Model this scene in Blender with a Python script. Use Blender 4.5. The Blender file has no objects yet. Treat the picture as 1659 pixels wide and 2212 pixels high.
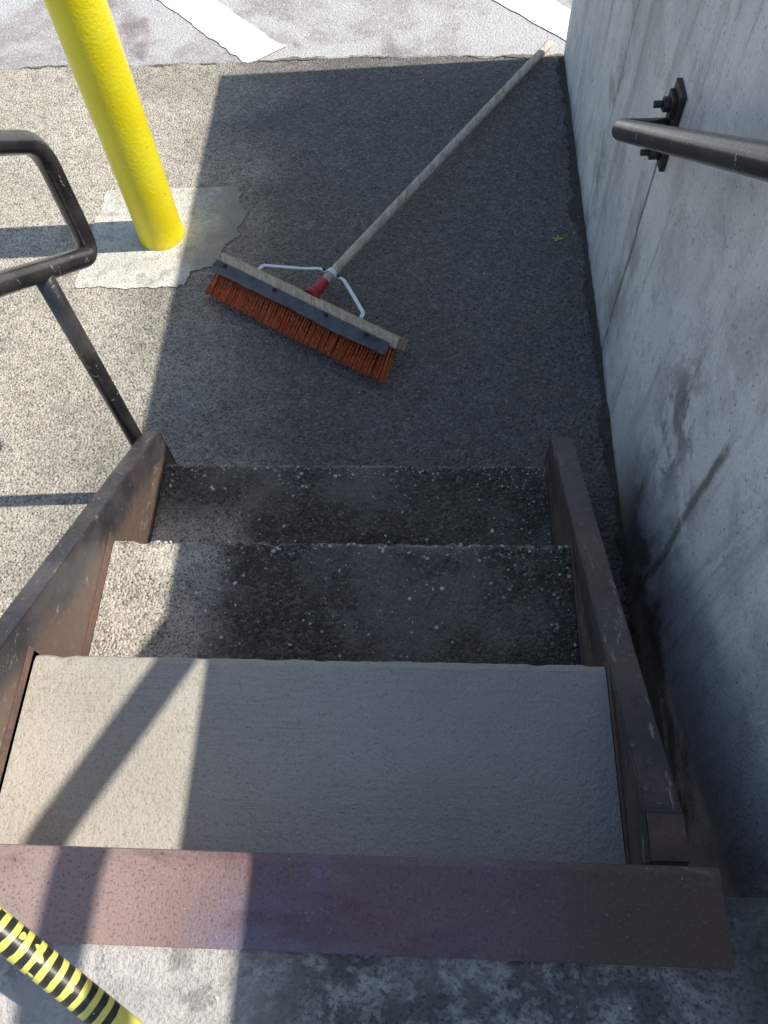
import bpy, bmesh, math, random
from mathutils import Vector, Matrix, noise
random.seed(7)
scene=bpy.context.scene
COL=bpy.context.collection

# ------------------------------------------------------------------ nodes
class G:
    def __init__(s,name,rough=.85,metal=0.,spec=.3):
        s.m=bpy.data.materials.new(name); s.m.use_nodes=True
        s.t=s.m.node_tree; s.n=s.t.nodes; s.l=s.t.links
        s.b=s.n['Principled BSDF']
        s.set(s.b.inputs['Roughness'],rough); s.b.inputs['Metallic'].default_value=metal
        s.b.inputs['Specular IOR Level'].default_value=spec
        s.pos=s.n.new('ShaderNodeTexCoord').outputs['Object']
        x=s.n.new('ShaderNodeSeparateXYZ'); s.l.new(s.pos,x.inputs[0])
        s.x,s.y,s.z=x.outputs
    def set(s,inp,v):
        if isinstance(v,bpy.types.NodeSocket): s.l.new(v,inp)
        elif isinstance(v,(tuple,list)) and len(v)==3 and inp.type=='RGBA': inp.default_value=(*v,1)
        else: inp.default_value=v
    def m_(s,op,a,b=0.,c=None,clamp=False):
        n=s.n.new('ShaderNodeMath'); n.operation=op; n.use_clamp=clamp
        s.set(n.inputs[0],a); s.set(n.inputs[1],b)
        if c is not None: s.set(n.inputs[2],c)
        return n.outputs[0]
    def map(s,sc=(1,1,1),loc=(0,0,0),rot=(0,0,0)):
        n=s.n.new('ShaderNodeMapping'); s.l.new(s.pos,n.inputs[0])
        n.inputs['Scale'].default_value=sc; n.inputs['Location'].default_value=loc; n.inputs['Rotation'].default_value=rot
        return n.outputs[0]
    def noise(s,scale,detail=4,rough=.6,dist=0.,vec=None):
        n=s.n.new('ShaderNodeTexNoise'); s.l.new(vec or s.pos,n.inputs['Vector'])
        n.inputs['Scale'].default_value=scale; n.inputs['Detail'].default_value=min(detail,5)
        n.inputs['Roughness'].default_value=rough; n.inputs['Distortion'].default_value=dist
        return n.outputs[0]
    def vor(s,scale,feat='F1',vec=None,out='Distance',rand=1.):
        n=s.n.new('ShaderNodeTexVoronoi'); n.feature=feat; s.l.new(vec or s.pos,n.inputs['Vector'])
        n.inputs['Scale'].default_value=scale; n.inputs['Randomness'].default_value=rand
        return n.outputs[out]
    def ss(s,v,a,b):
        n=s.n.new('ShaderNodeMapRange'); n.interpolation_type='SMOOTHSTEP'
        s.set(n.inputs[0],v); s.set(n.inputs[1],a); s.set(n.inputs[2],b); n.inputs[3].default_value=0; n.inputs[4].default_value=1
        if a>b:
            n.inputs[1].default_value=b; n.inputs[2].default_value=a; n.inputs[3].default_value=1; n.inputs[4].default_value=0
        return n.outputs[0]
    def mix(s,f,a,b,mode='MIX'):
        n=s.n.new('ShaderNodeMix'); n.data_type='RGBA'; n.blend_type=mode
        s.set(n.inputs[0],f); s.set(n.inputs[6],a); s.set(n.inputs[7],b)
        return n.outputs[2]
    def mul(s,a,b): return s.m_('MULTIPLY',a,b)
    def add(s,a,b): return s.m_('ADD',a,b)
    def sub(s,a,b): return s.m_('SUBTRACT',a,b)
    def red(s,col):
        n=s.n.new('ShaderNodeSeparateColor'); s.l.new(col,n.inputs[0]); return n.outputs[0]
    def grey(s,v):
        n=s.n.new('ShaderNodeCombineColor')
        for i in range(3): s.set(n.inputs[i],v)
        return n.outputs[0]
    def color(s,c): s.set(s.b.inputs['Base Color'],c)
    def bump(s,h,dist=.004,strength=1.):
        n=s.n.new('ShaderNodeBump'); n.inputs['Strength'].default_value=strength; n.inputs['Distance'].default_value=dist
        s.l.new(h,n.inputs['Height']); s.l.new(n.outputs[0],s.b.inputs['Normal'])
    def rough(s,v): s.set(s.b.inputs['Roughness'],v)

def M_walk():
    g=G('walkway_asphalt_mat',.9)
    c=g.mix(g.ss(g.noise(1.6,5,.6),.35,.68),(.66,.595,.48),(.80,.73,.60))
    # wall's shade painted into the asphalt colour as a noisy-edged strip
    shade_dirt=g.ss(g.add(g.x,g.mul(g.noise(1.8,4,.6,vec=g.map(loc=(4,2,0))),1.1)),-.62,.18)
    unshaded=g.sub(1.,g.mul(shade_dirt,.6))
    c=g.mix(g.mul(shade_dirt,.80),c,(.115,.113,.118))
    c=g.mix(g.mul(g.ss(g.noise(3.2,6,.65,.3,vec=g.map(loc=(1,7,0))),.52,.66),.3),c,(.20,.18,.15))
    vd=g.vor(115); cell=g.red(g.vor(115,out='Color'))
    c=g.mix(g.mul(g.mul(g.ss(cell,.6,1.),.35),unshaded),c,(.80,.75,.64))
    c=g.mix(g.mul(g.ss(cell,.4,.0),.40),c,(.11,.10,.085))
    crev=g.ss(g.vor(115,feat='DISTANCE_TO_EDGE'),.10,.0)
    c=g.mix(g.mul(crev,.32),c,(.06,.056,.05))
    fine=g.noise(170,3,.7)
    c=g.mix(g.mul(g.ss(fine,.47,.36),.85),c,(.045,.042,.038))
    c=g.mix(1.,c,g.grey(g.add(.68,g.mul(g.noise(26,4,.7),.68))),'MULTIPLY')
    pb=g.red(g.vor(60,out='Color')); pd=g.vor(60)
    c=g.mix(g.mul(g.mul(g.ss(pb,.95,.96),g.ss(pd,.22,.16)),.4),c,(.62,.60,.55))
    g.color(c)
    g.bump(g.add(g.mul(vd,-.8),g.add(fine,g.mul(g.noise(30,3),1.))),.0075)
    return g.m
def M_park():
    g=G('old_asphalt_mat',.9)
    big=g.ss(g.noise(2.0,6,.65,.4,vec=g.map(loc=(.4,0,0))),.45,.60)
    c=g.mix(big,(.60,.595,.58),(.42,.38,.37))
    cell=g.red(g.vor(110,out='Color'))
    c=g.mix(g.mul(g.ss(cell,.5,1.),.5),c,(.72,.70,.67))
    fine=g.noise(150,4,.7)
    c=g.mix(g.mul(g.ss(fine,.5,.36),.6),c,(.13,.12,.12))
    stn=g.mul(g.ss(g.noise(3.1,5,.6,.3,vec=g.map(loc=(3,1.3,0))),.57,.67),.7)
    c=g.mix(stn,c,(.25,.21,.205))
    g.color(c); g.bump(g.add(fine,g.mul(g.vor(110),-.7)),.005); return g.m
def M_pad():
    g=G('patch_concrete_mat',.92,0,.15)
    c=g.mix(g.ss(g.noise(7,6,.7),.35,.65),(.68,.65,.57),(.82,.79,.71))
    f=g.noise(160,4,.7); c=g.mix(g.mul(g.ss(f,.48,.34),.7),c,(.22,.21,.19))
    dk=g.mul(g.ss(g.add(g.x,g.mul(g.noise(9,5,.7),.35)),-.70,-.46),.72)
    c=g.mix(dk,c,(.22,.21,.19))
    c=g.mix(g.mul(g.ss(g.noise(19,5,.75),.52,.62),.65),c,(.38,.35,.29))
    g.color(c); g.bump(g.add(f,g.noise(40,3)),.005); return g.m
def M_tread_old():
    g=G('weathered_tread_mat',.88)
    big=g.noise(4.0,5,.55,.2)
    sm=g.ss(big,.42,.62)
    c=g.mix(sm,(.125,.112,.092),(.20,.183,.152))
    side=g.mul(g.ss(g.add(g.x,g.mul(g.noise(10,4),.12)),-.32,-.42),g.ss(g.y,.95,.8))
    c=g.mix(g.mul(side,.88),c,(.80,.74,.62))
    nz1=g.ss(g.m_('ABSOLUTE',g.sub(g.y,.714)),.016,.004); nz2=g.ss(g.m_('ABSOLUTE',g.sub(g.y,1.024)),.016,.004)
    c=g.mix(g.mul(g.mul(g.add(nz1,nz2),.8),g.ss(g.noise(60,3),.38,.52)),c,(.44,.41,.36))
    cell=g.red(g.vor(150,out='Color'))
    rough_=g.add(g.mul(g.sub(1.,sm),.6),.4)
    c=g.mix(g.mul(g.mul(g.ss(cell,.62,1.),.45),rough_),c,(.40,.37,.32))
    c=g.mix(g.mul(g.mul(g.ss(cell,.35,.0),.6),rough_),c,(.04,.037,.032))
    f=g.noise(210,3,.7); c=g.mix(g.mul(g.mul(g.ss(f,.50,.36),.9),rough_),c,(.028,.026,.023))
    pb=g.red(g.vor(80,out='Color')); pd=g.vor(80)
    c=g.mix(g.mul(g.mul(g.mul(g.ss(pb,.93,.94),g.ss(pd,.32,.26)),.8),g.sub(1.,g.mul(sm,.8))),c,(.62,.59,.53))
    c=g.mix(1.,c,g.grey(g.add(.66,g.mul(g.noise(22,5,.7),.66))),'MULTIPLY')
    g.color(c); g.bump(g.mul(g.add(g.mul(g.vor(150),-.8),g.add(f,g.mul(g.noise(50,3),.6))),rough_),.007); return g.m
def M_tread_new():
    g=G('fresh_cement_mat',.7,0,.35)
    c=g.mix(g.ss(g.noise(3.5,5,.6),.3,.7),(.46,.425,.355),(.53,.49,.41))
    lines=g.noise(1,3,.7,vec=g.map(sc=(14,300,30)))
    lm=g.ss(g.noise(3,3,.5,vec=g.map(sc=(.5,2.4,1),loc=(3,0,0))),.42,.62)
    f=g.noise(260,2,.6)
    c=g.mix(g.mul(g.mul(g.ss(lines,.48,.38),.24),g.add(.15,g.mul(lm,.85))),c,(.24,.22,.19))
    c=g.mix(g.mul(g.ss(f,.44,.32),.45),c,(.20,.185,.16))
    right_tone=g.ss(g.add(g.x,g.mul(g.noise(4,4),.5)),-.15,.5)  # cement gets darker towards the right end
    c=g.mix(g.mul(right_tone,.40),c,(.26,.25,.235))
    g.color(c); g.bump(g.add(g.mul(g.mul(lines,lm),.5),g.add(g.mul(f,.6),g.add(g.mul(g.noise(90,3),.9),g.mul(g.noise(25,3),.6)))),.0030); return g.m
def M_landing():
    g=G('landing_concrete_mat',.9)
    n1=g.noise(11,7,.72,.5)
    c=g.mix(g.ss(n1,.42,.60),(.17,.165,.155),(.54,.515,.48))
    cell=g.red(g.vor(120,out='Color')); f=g.noise(180,4,.7)
    c=g.mix(g.mul(g.ss(cell,.6,1.),.35),c,(.65,.62,.57))
    c=g.mix(g.mul(g.ss(f,.5,.36),.7),c,(.06,.058,.055))
    pd=g.vor(42); c=g.mix(g.mul(g.ss(pd,.20,.10),.6),c,(.12,.11,.11))
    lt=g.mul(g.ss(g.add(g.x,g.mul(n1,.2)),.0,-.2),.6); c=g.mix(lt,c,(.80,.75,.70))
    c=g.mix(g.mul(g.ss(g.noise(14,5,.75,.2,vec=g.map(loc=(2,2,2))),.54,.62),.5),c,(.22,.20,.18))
    shade_dirt=g.ss(g.add(g.x,g.mul(n1,.15)),.36,.47)
    c=g.mix(g.mul(shade_dirt,.75),c,(.08,.08,.07))
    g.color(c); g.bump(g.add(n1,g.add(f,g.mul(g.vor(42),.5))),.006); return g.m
def M_wall():
    g=G('wall_concrete_mat',.88)
    n1=g.noise(1.6,5,.62,.4); n2=g.noise(6,5,.7,.25)
    c=g.mix(g.ss(n1,.36,.62),(.66,.66,.655),(.86,.85,.83))
    c=g.mix(g.mul(g.ss(n2,.50,.66),.5),c,(.46,.46,.46))
    st=g.noise(1,5,.68,.5,vec=g.map(sc=(1,9,1.3)))
    c=g.mix(g.mul(g.ss(st,.50,.64),.55),c,(.40,.395,.39))
    st2=g.noise(1,5,.7,.3,vec=g.map(sc=(1,30,1.8),loc=(0,3,0)))
    c=g.mix(g.mul(g.ss(st2,.54,.68),.5),c,(.90,.89,.87))
    blot=g.noise(2.6,5,.7,.3,vec=g.map(loc=(0,5,2)))
    c=g.mix(g.mul(g.ss(blot,.54,.66),.4),c,(.32,.31,.30))
    for y0,w,zt,k in ((1.525,.007,.68,.85),(.742,.010,.72,.8),(2.02,.005,1.3,.4)):
        wob=g.mul(g.sub(g.noise(5,3,.5,vec=g.map(sc=(0,0,1),loc=(0,y0*7,0))),.5),.06)
        d=g.m_('ABSOLUTE',g.sub(g.add(g.y,wob),y0))
        m=g.mul(g.ss(d,w*1.8,w*.4),g.ss(g.z,zt,zt-.03))
        c=g.mix(g.mul(g.mul(m,k),g.ss(n2,.3,.5)),c,(.13,.12,.10))
        m2=g.mul(g.ss(d,.10,.0),g.ss(g.add(g.z,g.mul(n2,.3)),zt+.1,zt-.1))
        c=g.mix(g.mul(g.mul(m2,.6),g.ss(n2,.42,.58)),c,(.27,.26,.245))
    ps=g.mul(g.ss(g.m_('ABSOLUTE',g.sub(g.y,.93)),.16,.03),g.ss(g.m_('ABSOLUTE',g.sub(g.z,.48)),.3,.05))
    c=g.mix(g.mul(g.mul(ps,.75),g.ss(n2,.44,.54)),c,(.20,.19,.185))
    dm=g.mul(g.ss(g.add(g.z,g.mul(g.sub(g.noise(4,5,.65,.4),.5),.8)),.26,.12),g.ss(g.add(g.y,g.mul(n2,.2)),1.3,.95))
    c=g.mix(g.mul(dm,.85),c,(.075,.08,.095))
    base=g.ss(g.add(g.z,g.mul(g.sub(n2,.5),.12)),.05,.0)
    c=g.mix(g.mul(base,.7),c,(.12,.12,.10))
    moss=g.mul(g.ss(g.add(g.z,g.mul(g.noise(20,4),.08)),.12,.06),g.ss(g.noise(5,3,vec=g.map(loc=(0,9,0))),.5,.62))
    c=g.mix(g.mul(moss,.5),c,(.26,.24,.10))
    pit=g.vor(55); c=g.mix(g.mul(g.mul(g.ss(pit,.17,.09),g.ss(n2,.46,.56)),.7),c,(.20,.20,.20))
    f=g.noise(120,5,.75); c=g.mix(1.,c,g.grey(g.add(.64,g.mul(f,.72))),'MULTIPLY')
    c=g.mix(g.mul(g.ss(g.noise(45,4,.7),.59,.67),.45),c,(.30,.30,.30))
    g.color(c)
    g.bump(g.add(g.mul(f,.5),g.add(g.mul(n2,1.2),g.mul(g.ss(pit,.0,.15),.6))),.007); return g.m
def M_plate():
    g=G('primed_steel_mat',.5,0.,.55)
    n=g.noise(3.2,5,.6,.3); n3=g.noise(6,5,.7,.3,vec=g.map(sc=(.6,1.6,1),loc=(1,4,0)))
    c=g.mix(g.ss(n,.42,.58),(.19,.115,.115),(.18,.15,.21))
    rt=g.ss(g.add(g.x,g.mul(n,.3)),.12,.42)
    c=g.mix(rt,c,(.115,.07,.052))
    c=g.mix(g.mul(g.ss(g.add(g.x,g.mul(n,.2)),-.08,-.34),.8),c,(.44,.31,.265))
    c=g.mix(g.mul(g.ss(n3,.50,.64),.55),c,(.12,.055,.055))
    c=g.mix(g.mul(g.ss(n3,.44,.34),.4),c,(.30,.25,.28))
    f=g.noise(240,3,.75); c=g.mix(g.mul(g.ss(f,.46,.33),.65),c,(.05,.036,.038))
    c=g.mix(g.mul(g.ss(f,.60,.70),.35),c,(.48,.41,.40))
    sp=g.vor(30); c=g.mix(g.mul(g.ss(sp,.045,.02),.6),c,(.6,.55,.5))
    g.color(c); g.rough(g.add(.22,g.mul(g.noise(12,4),.4))); g.bump(g.add(f,g.mul(g.noise(40,3),.6)),.0013); return g.m
def M_stringer(name,brown,slope,z0,y0):
    g=G(name,.45,0.,.5)
    n=g.noise(6,4,.65,.2); f=g.noise(60,5,.75)
    c=g.mix(g.ss(n,.40,.62),(.040,.038,.043),(.088,.082,.086))
    ru=g.ss(g.noise(4,5,.7,.2,vec=g.map(loc=(2,5,1))),.45,.66)
    c=g.mix(g.mul(ru,brown),c,(.15,.095,.078))
    # rust creeping up from where the treads are welded on
    h=g.sub(g.z,g.sub(z0+slope*y0,g.mul(g.y,slope)))
    low=g.ss(g.add(h,g.mul(g.noise(9,5,.7),.12)),.0,-.07)
    c=g.mix(g.mul(low,.75),c,(.19,.125,.095))
    yl=g.ss(g.noise(3.3,4,.6,.2,vec=g.map(loc=(8,1,1))),.52,.70)
    c=g.mix(g.mul(g.mul(yl,low),.5),c,(.28,.22,.12))
    c=g.mix(g.mul(g.ss(f,.60,.66),.4),c,(.28,.25,.235))
    scr=g.noise(1,5,.8,.2,vec=g.map(sc=(60,8,14),rot=(.5,0,.3)))
    c=g.mix(g.mul(g.ss(scr,.60,.66),.5),c,(.46,.43,.41))
    c=g.mix(g.mul(g.ss(f,.42,.32),.55),c,(.10,.05,.035))
    g.color(c); g.rough(g.add(.24,g.mul(g.noise(20,4),.35))); g.bump(g.add(g.mul(f,.8),g.noise(25,3)),.0020); return g.m
def M_rust():
    g=G('rusty_steel_mat',.75)
    n=g.noise(9,5,.7,.4); f=g.noise(70,5,.7)
    c=g.mix(g.ss(n,.38,.62),(.21,.125,.095),(.13,.09,.078))
    c=g.mix(g.mul(g.ss(f,.52,.64),.7),c,(.08,.07,.07))
    g.color(c); g.bump(f,.002); return g.m
def M_pipe():
    g=G('black_paint_pipe_mat',.3,0.,.8)
    n=g.noise(30,5,.7); 
    c=g.mix(g.ss(g.noise(9,5,.6),.4,.65),(.022,.021,.023),(.055,.048,.046))
    c=g.mix(g.mul(g.ss(n,.64,.68),.6),c,(.26,.23,.21))
    scr=g.noise(1,5,.8,.2,vec=g.map(sc=(70,25,12),rot=(.7,.3,0)))
    c=g.mix(g.mul(g.ss(scr,.64,.67),.85),c,(.5,.42,.36))
    g.color(c); g.rough(g.add(.10,g.mul(n,.24))); g.bump(g.add(n,g.noise(90,3)),.0006); return g.m
def M_yellow():
    g=G('yellow_paint_mat',.28,0.,.6)
    n=g.noise(40,5,.7)
    c=g.mix(g.ss(g.noise(5,5,.6),.35,.7),(.90,.75,.012),(.95,.85,.035))
    c=g.mix(g.mul(g.ss(g.noise(60,4,.7),.68,.70),.8),c,(.34,.2,.04))
    c=g.mix(g.mul(g.ss(g.add(g.z,g.mul(n,.06)),.06,.02),.8),c,(.42,.34,.12))
    g.color(c); g.bump(g.add(g.mul(n,.5),g.noise(110,2)),.0012); return g.m
def M_white():
    g=G('white_road_paint_mat',.7)
    f=g.noise(130,5,.75); c=g.mix(g.ss(g.noise(9,5,.7),.35,.65),(.94,.94,.93),(.86,.85,.83))
    c=g.mix(g.mul(g.ss(f,.36,.29),.6),c,(.45,.44,.43))
    g.color(c); g.bump(f,.002); return g.m
def M_wood(name,a,b,axis,grain=90):
    g=G(name,.7)
    w=g.noise(1,5,.7,.4,vec=g.map(sc=(grain,8,grain),rot=(0,0,axis)))
    c=g.mix(g.ss(w,.35,.65),a,b)
    c=g.mix(g.mul(g.ss(g.noise(12,6,.7),.55,.7),.6),c,tuple(x*.45 for x in a))
    g.color(c); g.bump(w,.001); return g.m
def M_simple(name,col,rough=.6,metal=0.,var=.35,scale=40,spec=.4,dark=.5):
    g=G(name,rough,metal,spec)
    n=g.noise(scale,5,.7); c=g.mix(g.mul(g.ss(n,.4,.7),var*2),col,tuple(x*dark for x in col))
    g.color(c); g.bump(n,.001); return g.m
def M_brist():
    g=G('bristle_mat',.45,0,.4)
    n=g.noise(55,4,.7); v=g.red(g.vor(260,out='Color'))
    c=g.mix(g.ss(n,.4,.65),(.82,.22,.08),(.54,.13,.05))
    c=g.mix(g.mul(g.ss(v,.55,1.),.5),c,(.92,.42,.20))
    c=g.mix(g.mul(g.ss(v,.4,.0),.5),c,(.18,.045,.025))
    g.color(c); return g.m

walk=M_walk(); park=M_park(); pad=M_pad(); told=M_tread_old(); tnew=M_tread_new(); land=M_landing()
wallm=M_wall(); platem=M_plate(); strL=M_stringer('worn_black_steel_mat',.25,.63,.272,1.065); strR=M_stringer('worn_brown_steel_mat',.85,.50,.268,1.055); rust=M_rust(); pipem=M_pipe(); yel=M_yellow(); whitem=M_white()
BD=Vector((.85,-.526,0)).normalized(); BN=Vector((.526,.85,0)).normalized()
handm=M_wood('weathered_handle_mat',(.70,.62,.52),(.40,.34,.27),-math.atan2(-BN.x,BN.y)-0.0)
boardm=M_wood('weathered_board_mat',(.72,.60,.43),(.46,.36,.25),math.radians(90)-math.atan2(BD.y,BD.x)*1)
bristm=M_brist()
guardm=M_simple('grey_guard_mat',(.28,.30,.33),.33,0,.45,25)
redm=M_simple('red_ferrule_mat',(.50,.04,.04),.45,0,.3,60)
zincm=M_simple('zinc_strap_mat',(.90,.91,.93),.35,.1,.12,60)
boltm=M_simple('dark_bolt_mat',(.05,.042,.042),.45,0,.3,80)
dirtm=M_simple('dirt_mat',(.085,.078,.068),.95,0,.5,60)
jointm=M_simple('joint_mat',(.22,.20,.17),.95,0,.5,60)
pebm=M_simple('pebble_mat',(.70,.67,.61),.85,0,.4,25)
leafm=M_simple('leaf_mat',(.55,.62,.10),.6,0,.2,60)

# ------------------------------------------------------------------ mesh helpers
def obj(name,bm,mats,parent=None,smooth=False):
    me=bpy.data.meshes.new(name); bm.normal_update(); bm.to_mesh(me); bm.free()
    for m in (mats if isinstance(mats,(list,tuple)) else [mats]): me.materials.append(m)
    o=bpy.data.objects.new(name,me); COL.objects.link(o)
    if smooth:
        for p in me.polygons: p.use_smooth=True
    if parent: o.parent=parent
    return o
def empty(name):
    o=bpy.data.objects.new(name,None); COL.objects.link(o); o.empty_display_size=.1; return o
def box(bm,x0,x1,y0,y1,z0,z1,bev=0.,mi=0):
    r=bmesh.ops.create_cube(bm,size=1)['verts']
    for v in r: v.co=Vector((x0+(v.co.x+.5)*(x1-x0),y0+(v.co.y+.5)*(y1-y0),z0+(v.co.z+.5)*(z1-z0)))
    fs=set(f for v in r for f in v.link_faces)
    for f in fs: f.material_index=mi
    if bev:
        es=list(set(e for v in r for e in v.link_edges))
        bmesh.ops.bevel(bm,geom=es,offset=bev,segments=2,affect='EDGES',profile=.6)
def prism(bm,poly,x0,x1,bev=0.):
    a=[bm.verts.new((x0,y,z)) for y,z in poly]; b=[bm.verts.new((x1,y,z)) for y,z in poly]
    fs=[bm.faces.new(a),bm.faces.new(b[::-1])]
    n=len(poly)
    for i in range(n): fs.append(bm.faces.new((a[i],b[i],b[(i+1)%n],a[(i+1)%n])))
    bmesh.ops.recalc_face_normals(bm,faces=fs)
    if bev: bmesh.ops.bevel(bm,geom=list(set(e for f in fs for e in f.edges)),offset=bev,segments=2,affect='EDGES')
def fillet(pts,rad,k=7):
    pts=[Vector(p) for p in pts]; out=[pts[0]]
    for i in range(1,len(pts)-1):
        r=rad[i-1] if isinstance(rad,(list,tuple)) else rad
        a,b,c=pts[i-1],pts[i],pts[i+1]
        p=b+(a-b).normalized()*min(r,(a-b).length*.49); q=b+(c-b).normalized()*min(r,(c-b).length*.49)
        for j in range(k+1):
            t=j/k; out.append(p*(1-t)**2+b*2*t*(1-t)+q*t*t)
    out.append(pts[-1]); return out
def tube(bm,pts,r,seg=20,cap=True,mi=0,r1=None):
    rings=[]; t0=(pts[1]-pts[0]).normalized()
    n=t0.orthogonal().normalized()
    for i,p in enumerate(pts):
        t=(pts[min(i+1,len(pts)-1)]-pts[max(i-1,0)]).normalized()
        n=(n-t*n.dot(t)).normalized(); b=t.cross(n)
        rr=r if r1 is None else r+(r1-r)*i/(len(pts)-1)
        rings.append([bm.verts.new(p+(n*math.cos(2*math.pi*k/seg)+b*math.sin(2*math.pi*k/seg))*rr) for k in range(seg)])
    for i in range(len(rings)-1):
        for k in range(seg):
            f=bm.faces.new((rings[i][k],rings[i][(k+1)%seg],rings[i+1][(k+1)%seg],rings[i+1][k])); f.material_index=mi; f.smooth=True
    if cap:
        for rg,s in ((rings[0],-1),(rings[-1],1)):
            f=bm.faces.new(rg if s>0 else rg[::-1]); f.material_index=mi
def jag(i,s,amp,seed=0.):
    return amp*noise.noise(Vector((i*s,seed+.37,seed*1.7+.21)))+amp*.5*noise.noise(Vector((i*s*3.1,seed+9.3,1.4)))+amp*.3*noise.noise(Vector((i*s*9,seed+4.6,1.2)))
def sheet(bm,pts,z):
    f=bm.faces.new([bm.verts.new((x,y,z)) for x,y in pts]); f.normal_update()
    if f.normal.z<0: f.normal_flip()
    bmesh.ops.triangulate(bm,faces=[f])

# ------------------------------------------------------------------ ground
bm=bmesh.new(); sheet(bm,[(-60,-60),(60,-60),(60,60),(-60,60)],0); obj('parking_lot_ground',bm,park)
bm=bmesh.new()
edge=[]
x=.50
while x>-7:
    edge.append((x,2.975+jag(x,3.,.02,1.)+jag(x,25.,.008,4.)+ (0.01 if x>-.8 else -.0))); x-=.006
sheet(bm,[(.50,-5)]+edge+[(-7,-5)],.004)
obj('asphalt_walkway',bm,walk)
bm=bmesh.new(); up=[];dn=[]
for (x,y) in edge[::1]:
    up.append((x,y+.001+max(0,jag(x,8,.014,5)))); dn.append((x,y-.001-max(0,jag(x,7,.016,8))))
a=[bm.verts.new((p[0],p[1],.0075)) for p in up]; b=[bm.verts.new((p[0],p[1],.0075)) for p in dn]
for i in range(len(a)-1): bm.faces.new((a[i],a[i+1],b[i+1],b[i]))
bmesh.ops.recalc_face_normals(bm,faces=bm.faces[:])
obj('pavement_joint',bm,jointm)
bm=bmesh.new(); P=[]; cx,cy=-.885,2.04
corners=[(-1.135,1.80),(-.80,1.80),(-.72,1.90),(-.645,2.02),(-.635,2.14),(-.655,2.265),(-1.12,2.255)]
acc=0
for i in range(len(corners)):
    p,q=Vector(corners[i]),Vector(corners[(i+1)%len(corners)]); n=max(4,int((q-p).length/.006))
    for j in range(n):
        w=p.lerp(q,j/n); acc+=1; d=(w-Vector((cx,cy)))
        rough=.035 if 1<=i<=4 else .010
        P.append(tuple(w+d.normalized()*(jag(acc,.09,rough,3))))
sheet(bm,P,.0075); obj('bollard_concrete_patch',bm,pad)
for off in (-3.99,-2.66,-1.33,0,1.33,2.66,3.99):
    bm=bmesh.new(); d=Vector((-.68,.733)); d.normalize(); nn=Vector((d.y,-d.x))
    s=Vector((-.655+off,3.03)); L=[];R=[]
    for i in range(200):
        t=i*.024; c=s+d*t
        L.append(tuple(c-nn*(.085+jag(t,20,.008,off)))); R.append(tuple(c+nn*(.085+jag(t,20,.008,off+3))))
    L[0]=(L[0][0]+d.x*-.02,L[0][1]-.0); R[0]=(R[0][0]+d.x*-.04,R[0][1]+d.y*.0)
    sheet(bm,R+L[::-1],.004); obj('painted_stripe',bm,whitem)

# ------------------------------------------------------------------ wall
bm=bmesh.new(); box(bm,.50,.76,-4,2.97,-.1,1.71,.008); obj('concrete_wall',bm,wallm)
bm=bmesh.new(); pr=None
y=2.96
while y>.1:
    w=.010+max(0,jag(y,6,.022,3))+max(0,jag(y,30,.012,7))+ (.035*math.exp(-((y-2.12)/.06)**2)) + (.010*math.exp(-((y-2.4)/.2)**2))
    h=.010+jag(y,14,.008,2)
    cur=[bm.verts.new((.503,y,h+.012)),bm.verts.new((.5-w*.5,y,h)),bm.verts.new((.5-w,y,.0045))]
    if pr:
        for i in range(2): bm.faces.new((pr[i],cur[i],cur[i+1],pr[i+1]))
    pr=cur; y-=.006
bmesh.ops.recalc_face_normals(bm,faces=bm.faces[:])
obj('wall_base_dirt',bm,dirtm,smooth=True)

# ------------------------------------------------------------------ landing + stairs
bm=bmesh.new(); box(bm,-1.3,.498,-4,.06,-.05,.772,.004); obj('concrete_landing',bm,land)
bm=bmesh.new()
prism(bm,[(-.015,.7725),(-.015,.779),(.082,.780),(.090,.776),(.092,.768),(.092,.56),(.084,.56),(.084,.7725)],-1.1,.352)
obj('steel_landing_nosing',bm,platem)

stair=empty('concrete_staircase')
def tread(name,nose,z,mat,x0=-.648,x1=.286,depth=.36,th=.05,rg=.003,seed=1):
    bm=bmesh.new(); N=300; prev=None
    prof=[(-depth,-th),(-depth,0),(-.20,0),(-.10,0),(-.035,0),(-.014,-.0005),(-.005,-.004),(-.0005,-.012),(0,-.03),(-.002,-th)]
    for i in range(N+1):
        x=x0+(x1-x0)*i/N; ring=[]
        for j,(y,zz) in enumerate(prof):
            e=1. if 5<=j<=8 else 0.
            chip=max(0,noise.noise(Vector((x*30,seed+.3,0.4)))-.2)*rg*3
            dy=e*(rg*noise.noise(Vector((x*45,j*.3,seed+.2)))-chip); dz=(e*rg*.6*noise.noise(Vector((x*50,seed+3.3,j*.7)))-e*chip*.5) if j<8 else 0
            ring.append(bm.verts.new((x,nose+y+dy,z+zz+dz)))
        if prev:
            for j in range(len(prof)): bm.faces.new((prev[j],prev[(j+1)%len(prof)],ring[(j+1)%len(prof)],ring[j]))
        else: bm.faces.new(ring)
        prev=ring
    bm.faces.new(prev[::-1]); bmesh.ops.recalc_face_normals(bm,faces=bm.faces[:])
    obj(name,bm,mat,stair)
tread('tread_bottom',1.025,.195,told,rg=.006,seed=1)
tread('tread_middle',.715,.39,told,rg=.006,seed=5)
tread('tread_top',.402,.590,tnew,rg=.0015,seed=9,depth=.31)
bm=bmesh.new()
for nose,z in ((1.025,.195),(.715,.39),(.402,.590)):
    box(bm,-.648,.286,nose-.036,nose-.028,z-.19,z-.0505)
obj('risers',bm,rust,stair)
bm=bmesh.new()
box(bm,-.6575,-.6495,.10,.405,.56,.597,.001)
obj('forming_strip',bm,boardm,stair)
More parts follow.
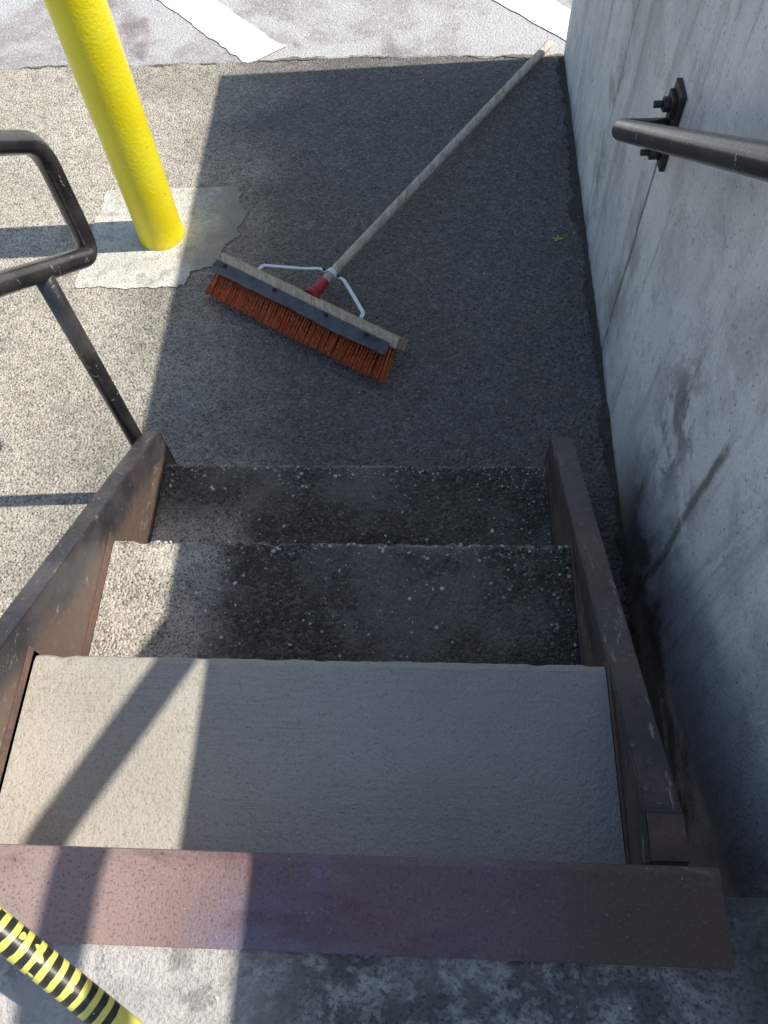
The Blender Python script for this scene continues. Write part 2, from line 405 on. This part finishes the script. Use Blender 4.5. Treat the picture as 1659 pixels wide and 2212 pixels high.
def stringer(name,xin,xout,top,mat):
    s=1 if xout>xin else -1
    bm=bmesh.new(); y1,z1=top[0]; y0,z0=top[-1]
    prism(bm,[(y,z-.002) for y,z in top]+[(y0,z0-.34),(y1-.25,.005),(y1,.005)],xin,xin+s*.007,.001)
    prism(bm,[(y1+.002,z1)]+top[1:-1]+[(y0-.002,z0),(y0-.002,z0-.009)]+[(y,z-.009) for y,z in top[1:-1]][::-1]+[(y1+.002,z1-.009)],xin-s*.002,xout,.0025)
    prism(bm,[(y1+.008,z1-.012),(y1+.008,.005),(y1+.001,.005),(y1+.001,z1-.012)],xin,xout,.001)
    prism(bm,[(y0+.001,z0-.012),(y0+.001,z0-.33),(y0-.007,z0-.33),(y0-.007,z0-.012)],xin,xout,.001)
    prism(bm,[(y1-.255,.012),(y0+.002,z0-.33),(y0+.002,z0-.338),(y1-.25,.004)],xin+s*.0075,xout,.0)
    obj(name,bm,mat,stair)
stringer('stringer_right',.291,.338,[(1.055,.268),(.165,.715),(.10,.718)],strR)
stringer('stringer_left',-.652,-.690,[(1.065,.272),(.20,.800),(.10,.805)],strL)
bm=bmesh.new()
for nose,z in ((1.025,.195),(.715,.39),(.402,.590)):
    box(bm,-.6515,-.6495,nose-.31,nose+.004,z-.05,z+.022)
    box(bm,.2875,.2905,nose-.31,nose+.004,z-.05,z+.012)
obj('web_rust_bands',bm,rust,stair)
bm=bmesh.new(); box(bm,.2895,.337,.101,.158,.7185,.7195,.0003); obj('rusty_end_plate',bm,rust,stair)

# ------------------------------------------------------------------ left railing
rail=empty('pipe_handrail')
bm=bmesh.new(); X=-.702
low=[(X,-1.6,1.70),(X,-.15,1.70),(X,1.235,.670),(X,1.235,.935),(X,-.15,1.925),(X,-1.6,1.925)]
tube(bm,fillet(low,[.1,.055,.06,.1,]),.020,20)
obj('rails',bm,pipem,rail)
bm=bmesh.new()
for y,zt,zb in ((1.04,.815,.02),(-.35,1.70,.45),(-1.5,1.70,.45)):
    tube(bm,[Vector((X,y,zb)),Vector((X,y,zt))],.0185,20)
for y in (-.35,-1.5): tube(bm,[Vector((X,y,1.7)),Vector((X,y,1.925))],.0185,16)
obj('posts',bm,pipem,rail)

# ------------------------------------------------------------------ right wall handrail
wr=empty('wall_handrail')
bm=bmesh.new(); xr=.392
a=Vector((xr,1.495,.752)); dirn=Vector((0,-1,.653)).normalized()
k_=(1.50-.752)/dirn.z; e_=a+dirn*k_
tube(bm,fillet([(.499,1.495,.752),tuple(a),tuple(e_),tuple(e_+Vector((0,-1.2,0)))],[.03,.08]),.021,24)
obj('rail',bm,pipem,wr)
bm=bmesh.new()
for y,z in ((1.495,.757),(.50,1.40),(-.6,1.50)):
    box(bm,.488,.4995,y-.032,y+.032,z-.085,z+.085,.002)
    box(bm,.478,.488,y-.022,y+.022,z+.03,z+.07,.002)
    for dz in (-.06,.05):
        tube(bm,[Vector((.49,y,z+dz)),Vector((.466,y,z+dz))],.015,6)
        tube(bm,[Vector((.478,y,z+dz)),Vector((.448,y,z+dz))],.007,10)
    if y<1: tube(bm,[Vector((.49,y,z-.0)),Vector((.392,y,z-.0))],.009,10)
obj('brackets',bm,boltm,wr)

# unseen pipe added above the wall to cast the diagonal shadow
bm=bmesh.new()
tube(bm,fillet([(.56,.64,1.705),(.56,.15,2.062),(.56,-3.2,2.09)],[.06]),.027,16)
for y in (-1.2,-3.0): tube(bm,[Vector((.56,y,1.70)),Vector((.56,y,2.075))],.024,14)
for y in (.64,-1.2,-3.0): box(bm,.52,.60,y-.05,y+.05,1.711,1.72,.001)
obj('shadow_caster_pipe',bm,pipem)

# ------------------------------------------------------------------ bollard
bm=bmesh.new(); r=.0735; c=Vector((-.888,2.035,0)); prof=[(r+.004,.004),(r+.002,.02),(r,.03)]
prof+=[(r,.03+i*.05) for i in range(1,22)]
for i in range(1,9):
    a=i/8*math.pi/2; prof.append((r*math.cos(a) if i<8 else .001,1.08+.06*math.sin(a)))
rings=[[bm.verts.new(c+Vector((pr_*math.cos(2*math.pi*k/48),pr_*math.sin(2*math.pi*k/48),z))) for k in range(48)] for pr_,z in prof]
for i in range(len(rings)-1):
    for k in range(48): bm.faces.new((rings[i][k],rings[i][(k+1)%48],rings[i+1][(k+1)%48],rings[i+1][k]))
bm.faces.new(rings[-1]); obj('yellow_bollard',bm,yel,smooth=True)

# ------------------------------------------------------------------ push broom
broom=empty('push_broom')
b=(-BN*.78+Vector((0,0,-.62))).normalized(); m=(-BN*.62+Vector((0,0,.78))).normalized(); u=BD
O=Vector((-.371,1.640,.103))
HL=.325
def fr(bm,a0,a1,b0,b1,m0,m1,bev=0.):
    r=bmesh.ops.create_cube(bm,size=1)['verts']
    for v in r:
        q=v.co+Vector((.5,.5,.5)); v.co=O+u*(a0+q.x*(a1-a0))+b*(b0+q.y*(b1-b0))+m*(m0+q.z*(m1-m0))
    if bev: bmesh.ops.bevel(bm,geom=list(set(e for v in r for e in v.link_edges)),offset=bev,segments=2,affect='EDGES')
    bmesh.ops.recalc_face_normals(bm,faces=bm.faces[:])
bm=bmesh.new(); fr(bm,-HL,HL,-.026,0,-.062,0,.003); obj('block',bm,boardm,broom)
bm=bmesh.new()
for row in range(6):
    NT=62
    for i in range(NT):
        s=-HL+.008+(2*HL-.016)*(i+.5*(row%2))/NT
        base=O+u*s+m*(-.056+row*.0105)+b*(-.002)
        tu=random.gauss(0,.0025); tl=random.uniform(-.004,.003)
        for k in range(11):
            fan=random.gauss(0,.0022)
            tip=base+b*(.106+tl+random.uniform(-.006,.005))+u*(tu+fan+(.016*max(0,(s-HL+.06)/.06)) -(.014*max(0,(-s-HL+.06)/.06)))+m*random.gauss((row-2.5)*.0028,.003)
            if tip.z<.007: tip.z=.007+random.random()*.004
            rad=.0009; d=(tip-base).normalized(); nn=d.orthogonal().normalized(); bb=d.cross(nn)
            bp=base+u*random.uniform(-.0015,.0015)+m*random.uniform(-.002,.002)
            A=[bm.verts.new(bp+(nn*math.cos(t)+bb*math.sin(t))*rad) for t in (0,2.1,4.2)]
            B=[bm.verts.new(tip+(nn*math.cos(t)+bb*math.sin(t))*rad*.8) for t in (0,2.1,4.2)]
            for j in range(3): bm.faces.new((A[j],A[(j+1)%3],B[(j+1)%3],B[j]))
            bm.faces.new(B)
obj('bristles',bm,bristm,broom)
bm=bmesh.new()
N=60; prev=None
prof=[(-.004,.003),(.0,.004),(.010,.0045),(.018,.007),(.027,.012),(.033,.017)]
for i in range(N+1):
    s=-HL-.004+(2*HL-.014)*i/N
    ring=[]
    for j,(pb,pm) in enumerate(prof):
        w=.0026*noise.noise(Vector((s*14,j*.4,2.3)))*(j>2)
        ring.append(bm.verts.new(O+u*s+b*(pb+w*2)+m*(pm+w)))
    if prev:
        for j in range(len(prof)-1): bm.faces.new((prev[j],prev[j+1],ring[j+1],ring[j]))
    prev=ring
bmesh.ops.solidify(bm,geom=bm.faces[:],thickness=.0025); bmesh.ops.recalc_face_normals(bm,faces=bm.faces[:])
obj('guard_strip',bm,guardm,broom,smooth=False)
bm=bmesh.new()
for s in (-.29,-.10,.09,.23): 
    p=O+u*s+b*(.004)+m*.0045; tube(bm,[p,p+m*.005],.0062,8); tube(bm,[p,p+m*.009],.003,8)
obj('guard_bolts',bm,boltm,broom)
H0=O+u*.0-b*.024-m*.031; H1=Vector((.452,3.035,.017)); hd=(H1-H0).normalized()
bm=bmesh.new(); pts=[]
for i in range(40):
    t=i/39; pts.append(H0.lerp(H1,t*.99+.01)+Vector((.002*math.sin(t*3),0,.004*math.sin(t*math.pi))))
pts=pts[1:]+[H1+hd*.004]
tube(bm,pts,.0150,18); e=H1+hd*.004
tube(bm,[e,e+hd*.006,e+hd*.011],.0142,18,r1=.006); obj('handle',bm,handm,broom)
bm=bmesh.new()
tube(bm,[H0-hd*.004,H0+hd*.012],.025,20); tube(bm,[H0+hd*.008,H0+hd*.03,H0+hd*.072],.0195,20,r1=.0168); obj('ferrule',bm,redm,broom)
def strap(bm,pts,w,th,up):
    for p,q in zip(pts[:-1],pts[1:]):
        d=(q-p); L=d.length; d.normalize(); s=d.cross(up).normalized(); uu=s.cross(d)
        vs=[]
        for a_ in (0,L):
            for bb_ in (-w/2,w/2):
                for cc in (-th/2,th/2): vs.append(bm.verts.new(p+d*a_+s*bb_+uu*cc))
        for f in ((0,1,3,2),(4,6,7,5),(0,4,5,1),(2,3,7,6),(0,2,6,4),(1,5,7,3)): bm.faces.new([vs[i] for i in f])
    bmesh.ops.recalc_face_normals(bm,faces=bm.faces[:])
bm=bmesh.new(); C=H0+hd*.108
def bp(al,pe,z): return Vector((H0.x,H0.y,0))+u*al+BN*pe+Vector((0,0,z))
for sg in (-1,1):
    strap(bm,[C+u*sg*.012+Vector((0,0,.004)),C+u*sg*.045+Vector((0,0,.002)),bp(sg*.085,.082,C.z+.004),bp(sg*.183,.012,O.z+.012),bp(sg*.187,-.006,O.z+.010)],.011,.003,(Vector((0,0,.7))+BN*.2).normalized())
ring=[C+(u*math.cos(t)+hd.cross(u)*math.sin(t))*.0166 for t in [i*math.pi/12 for i in range(24)]]
A=[bm.verts.new(p-hd*.008) for p in ring]; B=[bm.verts.new(p+hd*.008) for p in ring]
A2=[bm.verts.new(C+(p-C)*1.13-hd*.008) for p in ring]; B2=[bm.verts.new(C+(p-C)*1.13+hd*.008) for p in ring]
for i in range(24):
    j=(i+1)%24
    for q in ((A2[i],A2[j],B2[j],B2[i]),(A[i],A2[i],A2[j],A[j])[::-1],(B[i],B2[i],B2[j],B[j])): bm.faces.new(q)
bmesh.ops.recalc_face_normals(bm,faces=bm.faces[:])
obj('brace',bm,zincm,broom)
bm=bmesh.new()
for sg in (-1,1):
    p=C+u*sg*.026+Vector((0,0,.004)); tube(bm,[p,p+Vector((0,0,.007))],.0055,6)
obj('brace_bolts',bm,boltm,broom)

# ------------------------------------------------------------------ striped pole
pA=Vector((-.405,.0,1.0)); pd=Vector((.115,-.086,-.08))
g=G('striped_tape_mat',.35,0.,.5)
L=pd.normalized()
dot=g.n.new('ShaderNodeVectorMath'); dot.operation='DOT_PRODUCT'; g.l.new(g.pos,dot.inputs[0]); dot.inputs[1].default_value=tuple(L)
sd=dot.outputs['Value']; s0=pA.dot(L)
t=g.sub(sd,s0)
ph=g.m_('FRACT',g.mul(g.add(t,g.mul(g.sub(g.noise(25,2),.5),.010)),1/.0145))
st=g.mul(g.ss(ph,.40,.46),g.ss(ph,.99,.93))
st=g.mul(st,g.mul(g.ss(t,-.30,-.29),g.ss(t,.149,.146)))
brk=g.ss(g.noise(45,2,.5,vec=g.map(loc=(5,2,1))),.33,.35)
c=g.mix(g.mul(st,brk),(.84,.78,.17),(.03,.03,.022)); g.color(c)
bm=bmesh.new(); pts=[pA+pd*(-2.5+i*(2.5+2.42)/30) for i in range(31)]
tube(bm,pts,.0148,20); obj('striped_barrier_pole',bm,g.m)

# ------------------------------------------------------------------ loose grit
def grit(name,n,fn,smin,smax,mat):
    bm=bmesh.new()
    for _ in range(n):
        x,y,z=fn(); s=smin+(smax-smin)*random.random()**3
        vs=bmesh.ops.create_icosphere(bm,subdivisions=1,radius=s)['verts']; rot=Matrix.Rotation(random.random()*6,3,'Z')
        a_,b_,c_=random.uniform(.7,1.3),random.uniform(.6,1.1),random.uniform(.3,.6)
        for v in vs:
            q=v.co; q=Vector((q.x*a_,q.y*b_,q.z*c_))*(1+random.uniform(-.15,.15)); v.co=rot@q+Vector((x,y,z+s*c_*.5))
    return obj(name,bm,mat)
def ftread():
    k=random.random()
    if k<.5: nose,z=.715,.39
    else: nose,z=1.025,.195
    e=random.random()
    if e<.45: y=nose-.006-abs(random.gauss(0,.02)); x=random.uniform(-.64,.28)
    elif e<.7: y=nose-random.uniform(.05,.26); x=random.choice([-.35,-.45,.0,.25])+random.gauss(0,.05)
    else: y=nose-random.uniform(.01,.3); x=random.uniform(-.64,.28)
    return (max(-.64,min(.28,x)),y,z)
grit('tread_gravel',600,ftread,.0014,.0050,pebm)
grit('ground_gravel',260,lambda:(random.uniform(-2.2,.48),random.uniform(1.1,3.4),.006),.0012,.0035,pebm)
grit('wall_foot_gravel',200,lambda:(.5-abs(random.gauss(.0,.03))-.01,random.uniform(.2,2.95),.010),.002,.007,jointm)
grit('landing_grit',60,lambda:(random.uniform(-.6,.45),random.uniform(-.3,-.03),.773),.001,.003,pebm)
bm=bmesh.new(); c0=Vector((.41,1.99,.012))
for ang in (.2,1.5,2.9,4.0):
    d=Vector((math.cos(ang),math.sin(ang),0)); n_=Vector((-d.y,d.x,0)); 
    v=[bm.verts.new(c0+p) for p in (Vector(),d*.008+n_*.004,d*.02+Vector((0,0,.004)),d*.008-n_*.004)]; bm.faces.new(v)
obj('fallen_leaf',bm,leafm)

# ------------------------------------------------------------------ light
S=Vector((.771,.040,1.)).normalized()
el=math.asin(S.z); az=math.atan2(S.x,S.y)
sun=bpy.data.lights.new('sun','SUN'); sun.energy=5.; sun.angle=math.radians(.53); sun.color=(1,.945,.86)
so=bpy.data.objects.new('sun',sun); COL.objects.link(so); so.rotation_euler=S.to_track_quat('Z','Y').to_euler(); so.location=(3,0,5)
w=bpy.data.worlds.new('World'); scene.world=w; w.use_nodes=True
sk=w.node_tree.nodes.new('ShaderNodeTexSky'); sk.sky_type='NISHITA'; sk.sun_disc=False; sk.sun_elevation=el; sk.sun_rotation=az
bg=w.node_tree.nodes['Background']; w.node_tree.links.new(sk.outputs[0],bg.inputs[0]); bg.inputs[1].default_value=.15

# ------------------------------------------------------------------ camera
f=1700.
def ray(u_,v_): return Vector(((u_-829.5)/f,-(v_-1106)/f,-1))
D=ray(915,2036).normalized(); F=ray(950,-2030); F=(F-D*F.dot(D)).normalized(); U=-D; Xc=F.cross(U)
R=Matrix((Xc,F,U))
cam=bpy.data.cameras.new('camera'); co=bpy.data.objects.new('camera',cam); COL.objects.link(co)
cam.sensor_fit='VERTICAL'; cam.sensor_height=24; cam.lens=f/2212*24; cam.clip_start=.02; cam.clip_end=300
co.matrix_world=Matrix.Translation((0,0,1.825))@R.to_4x4()
scene.camera=co
scene.view_settings.view_transform='Standard'; scene.view_settings.look='None'; scene.view_settings.exposure=0
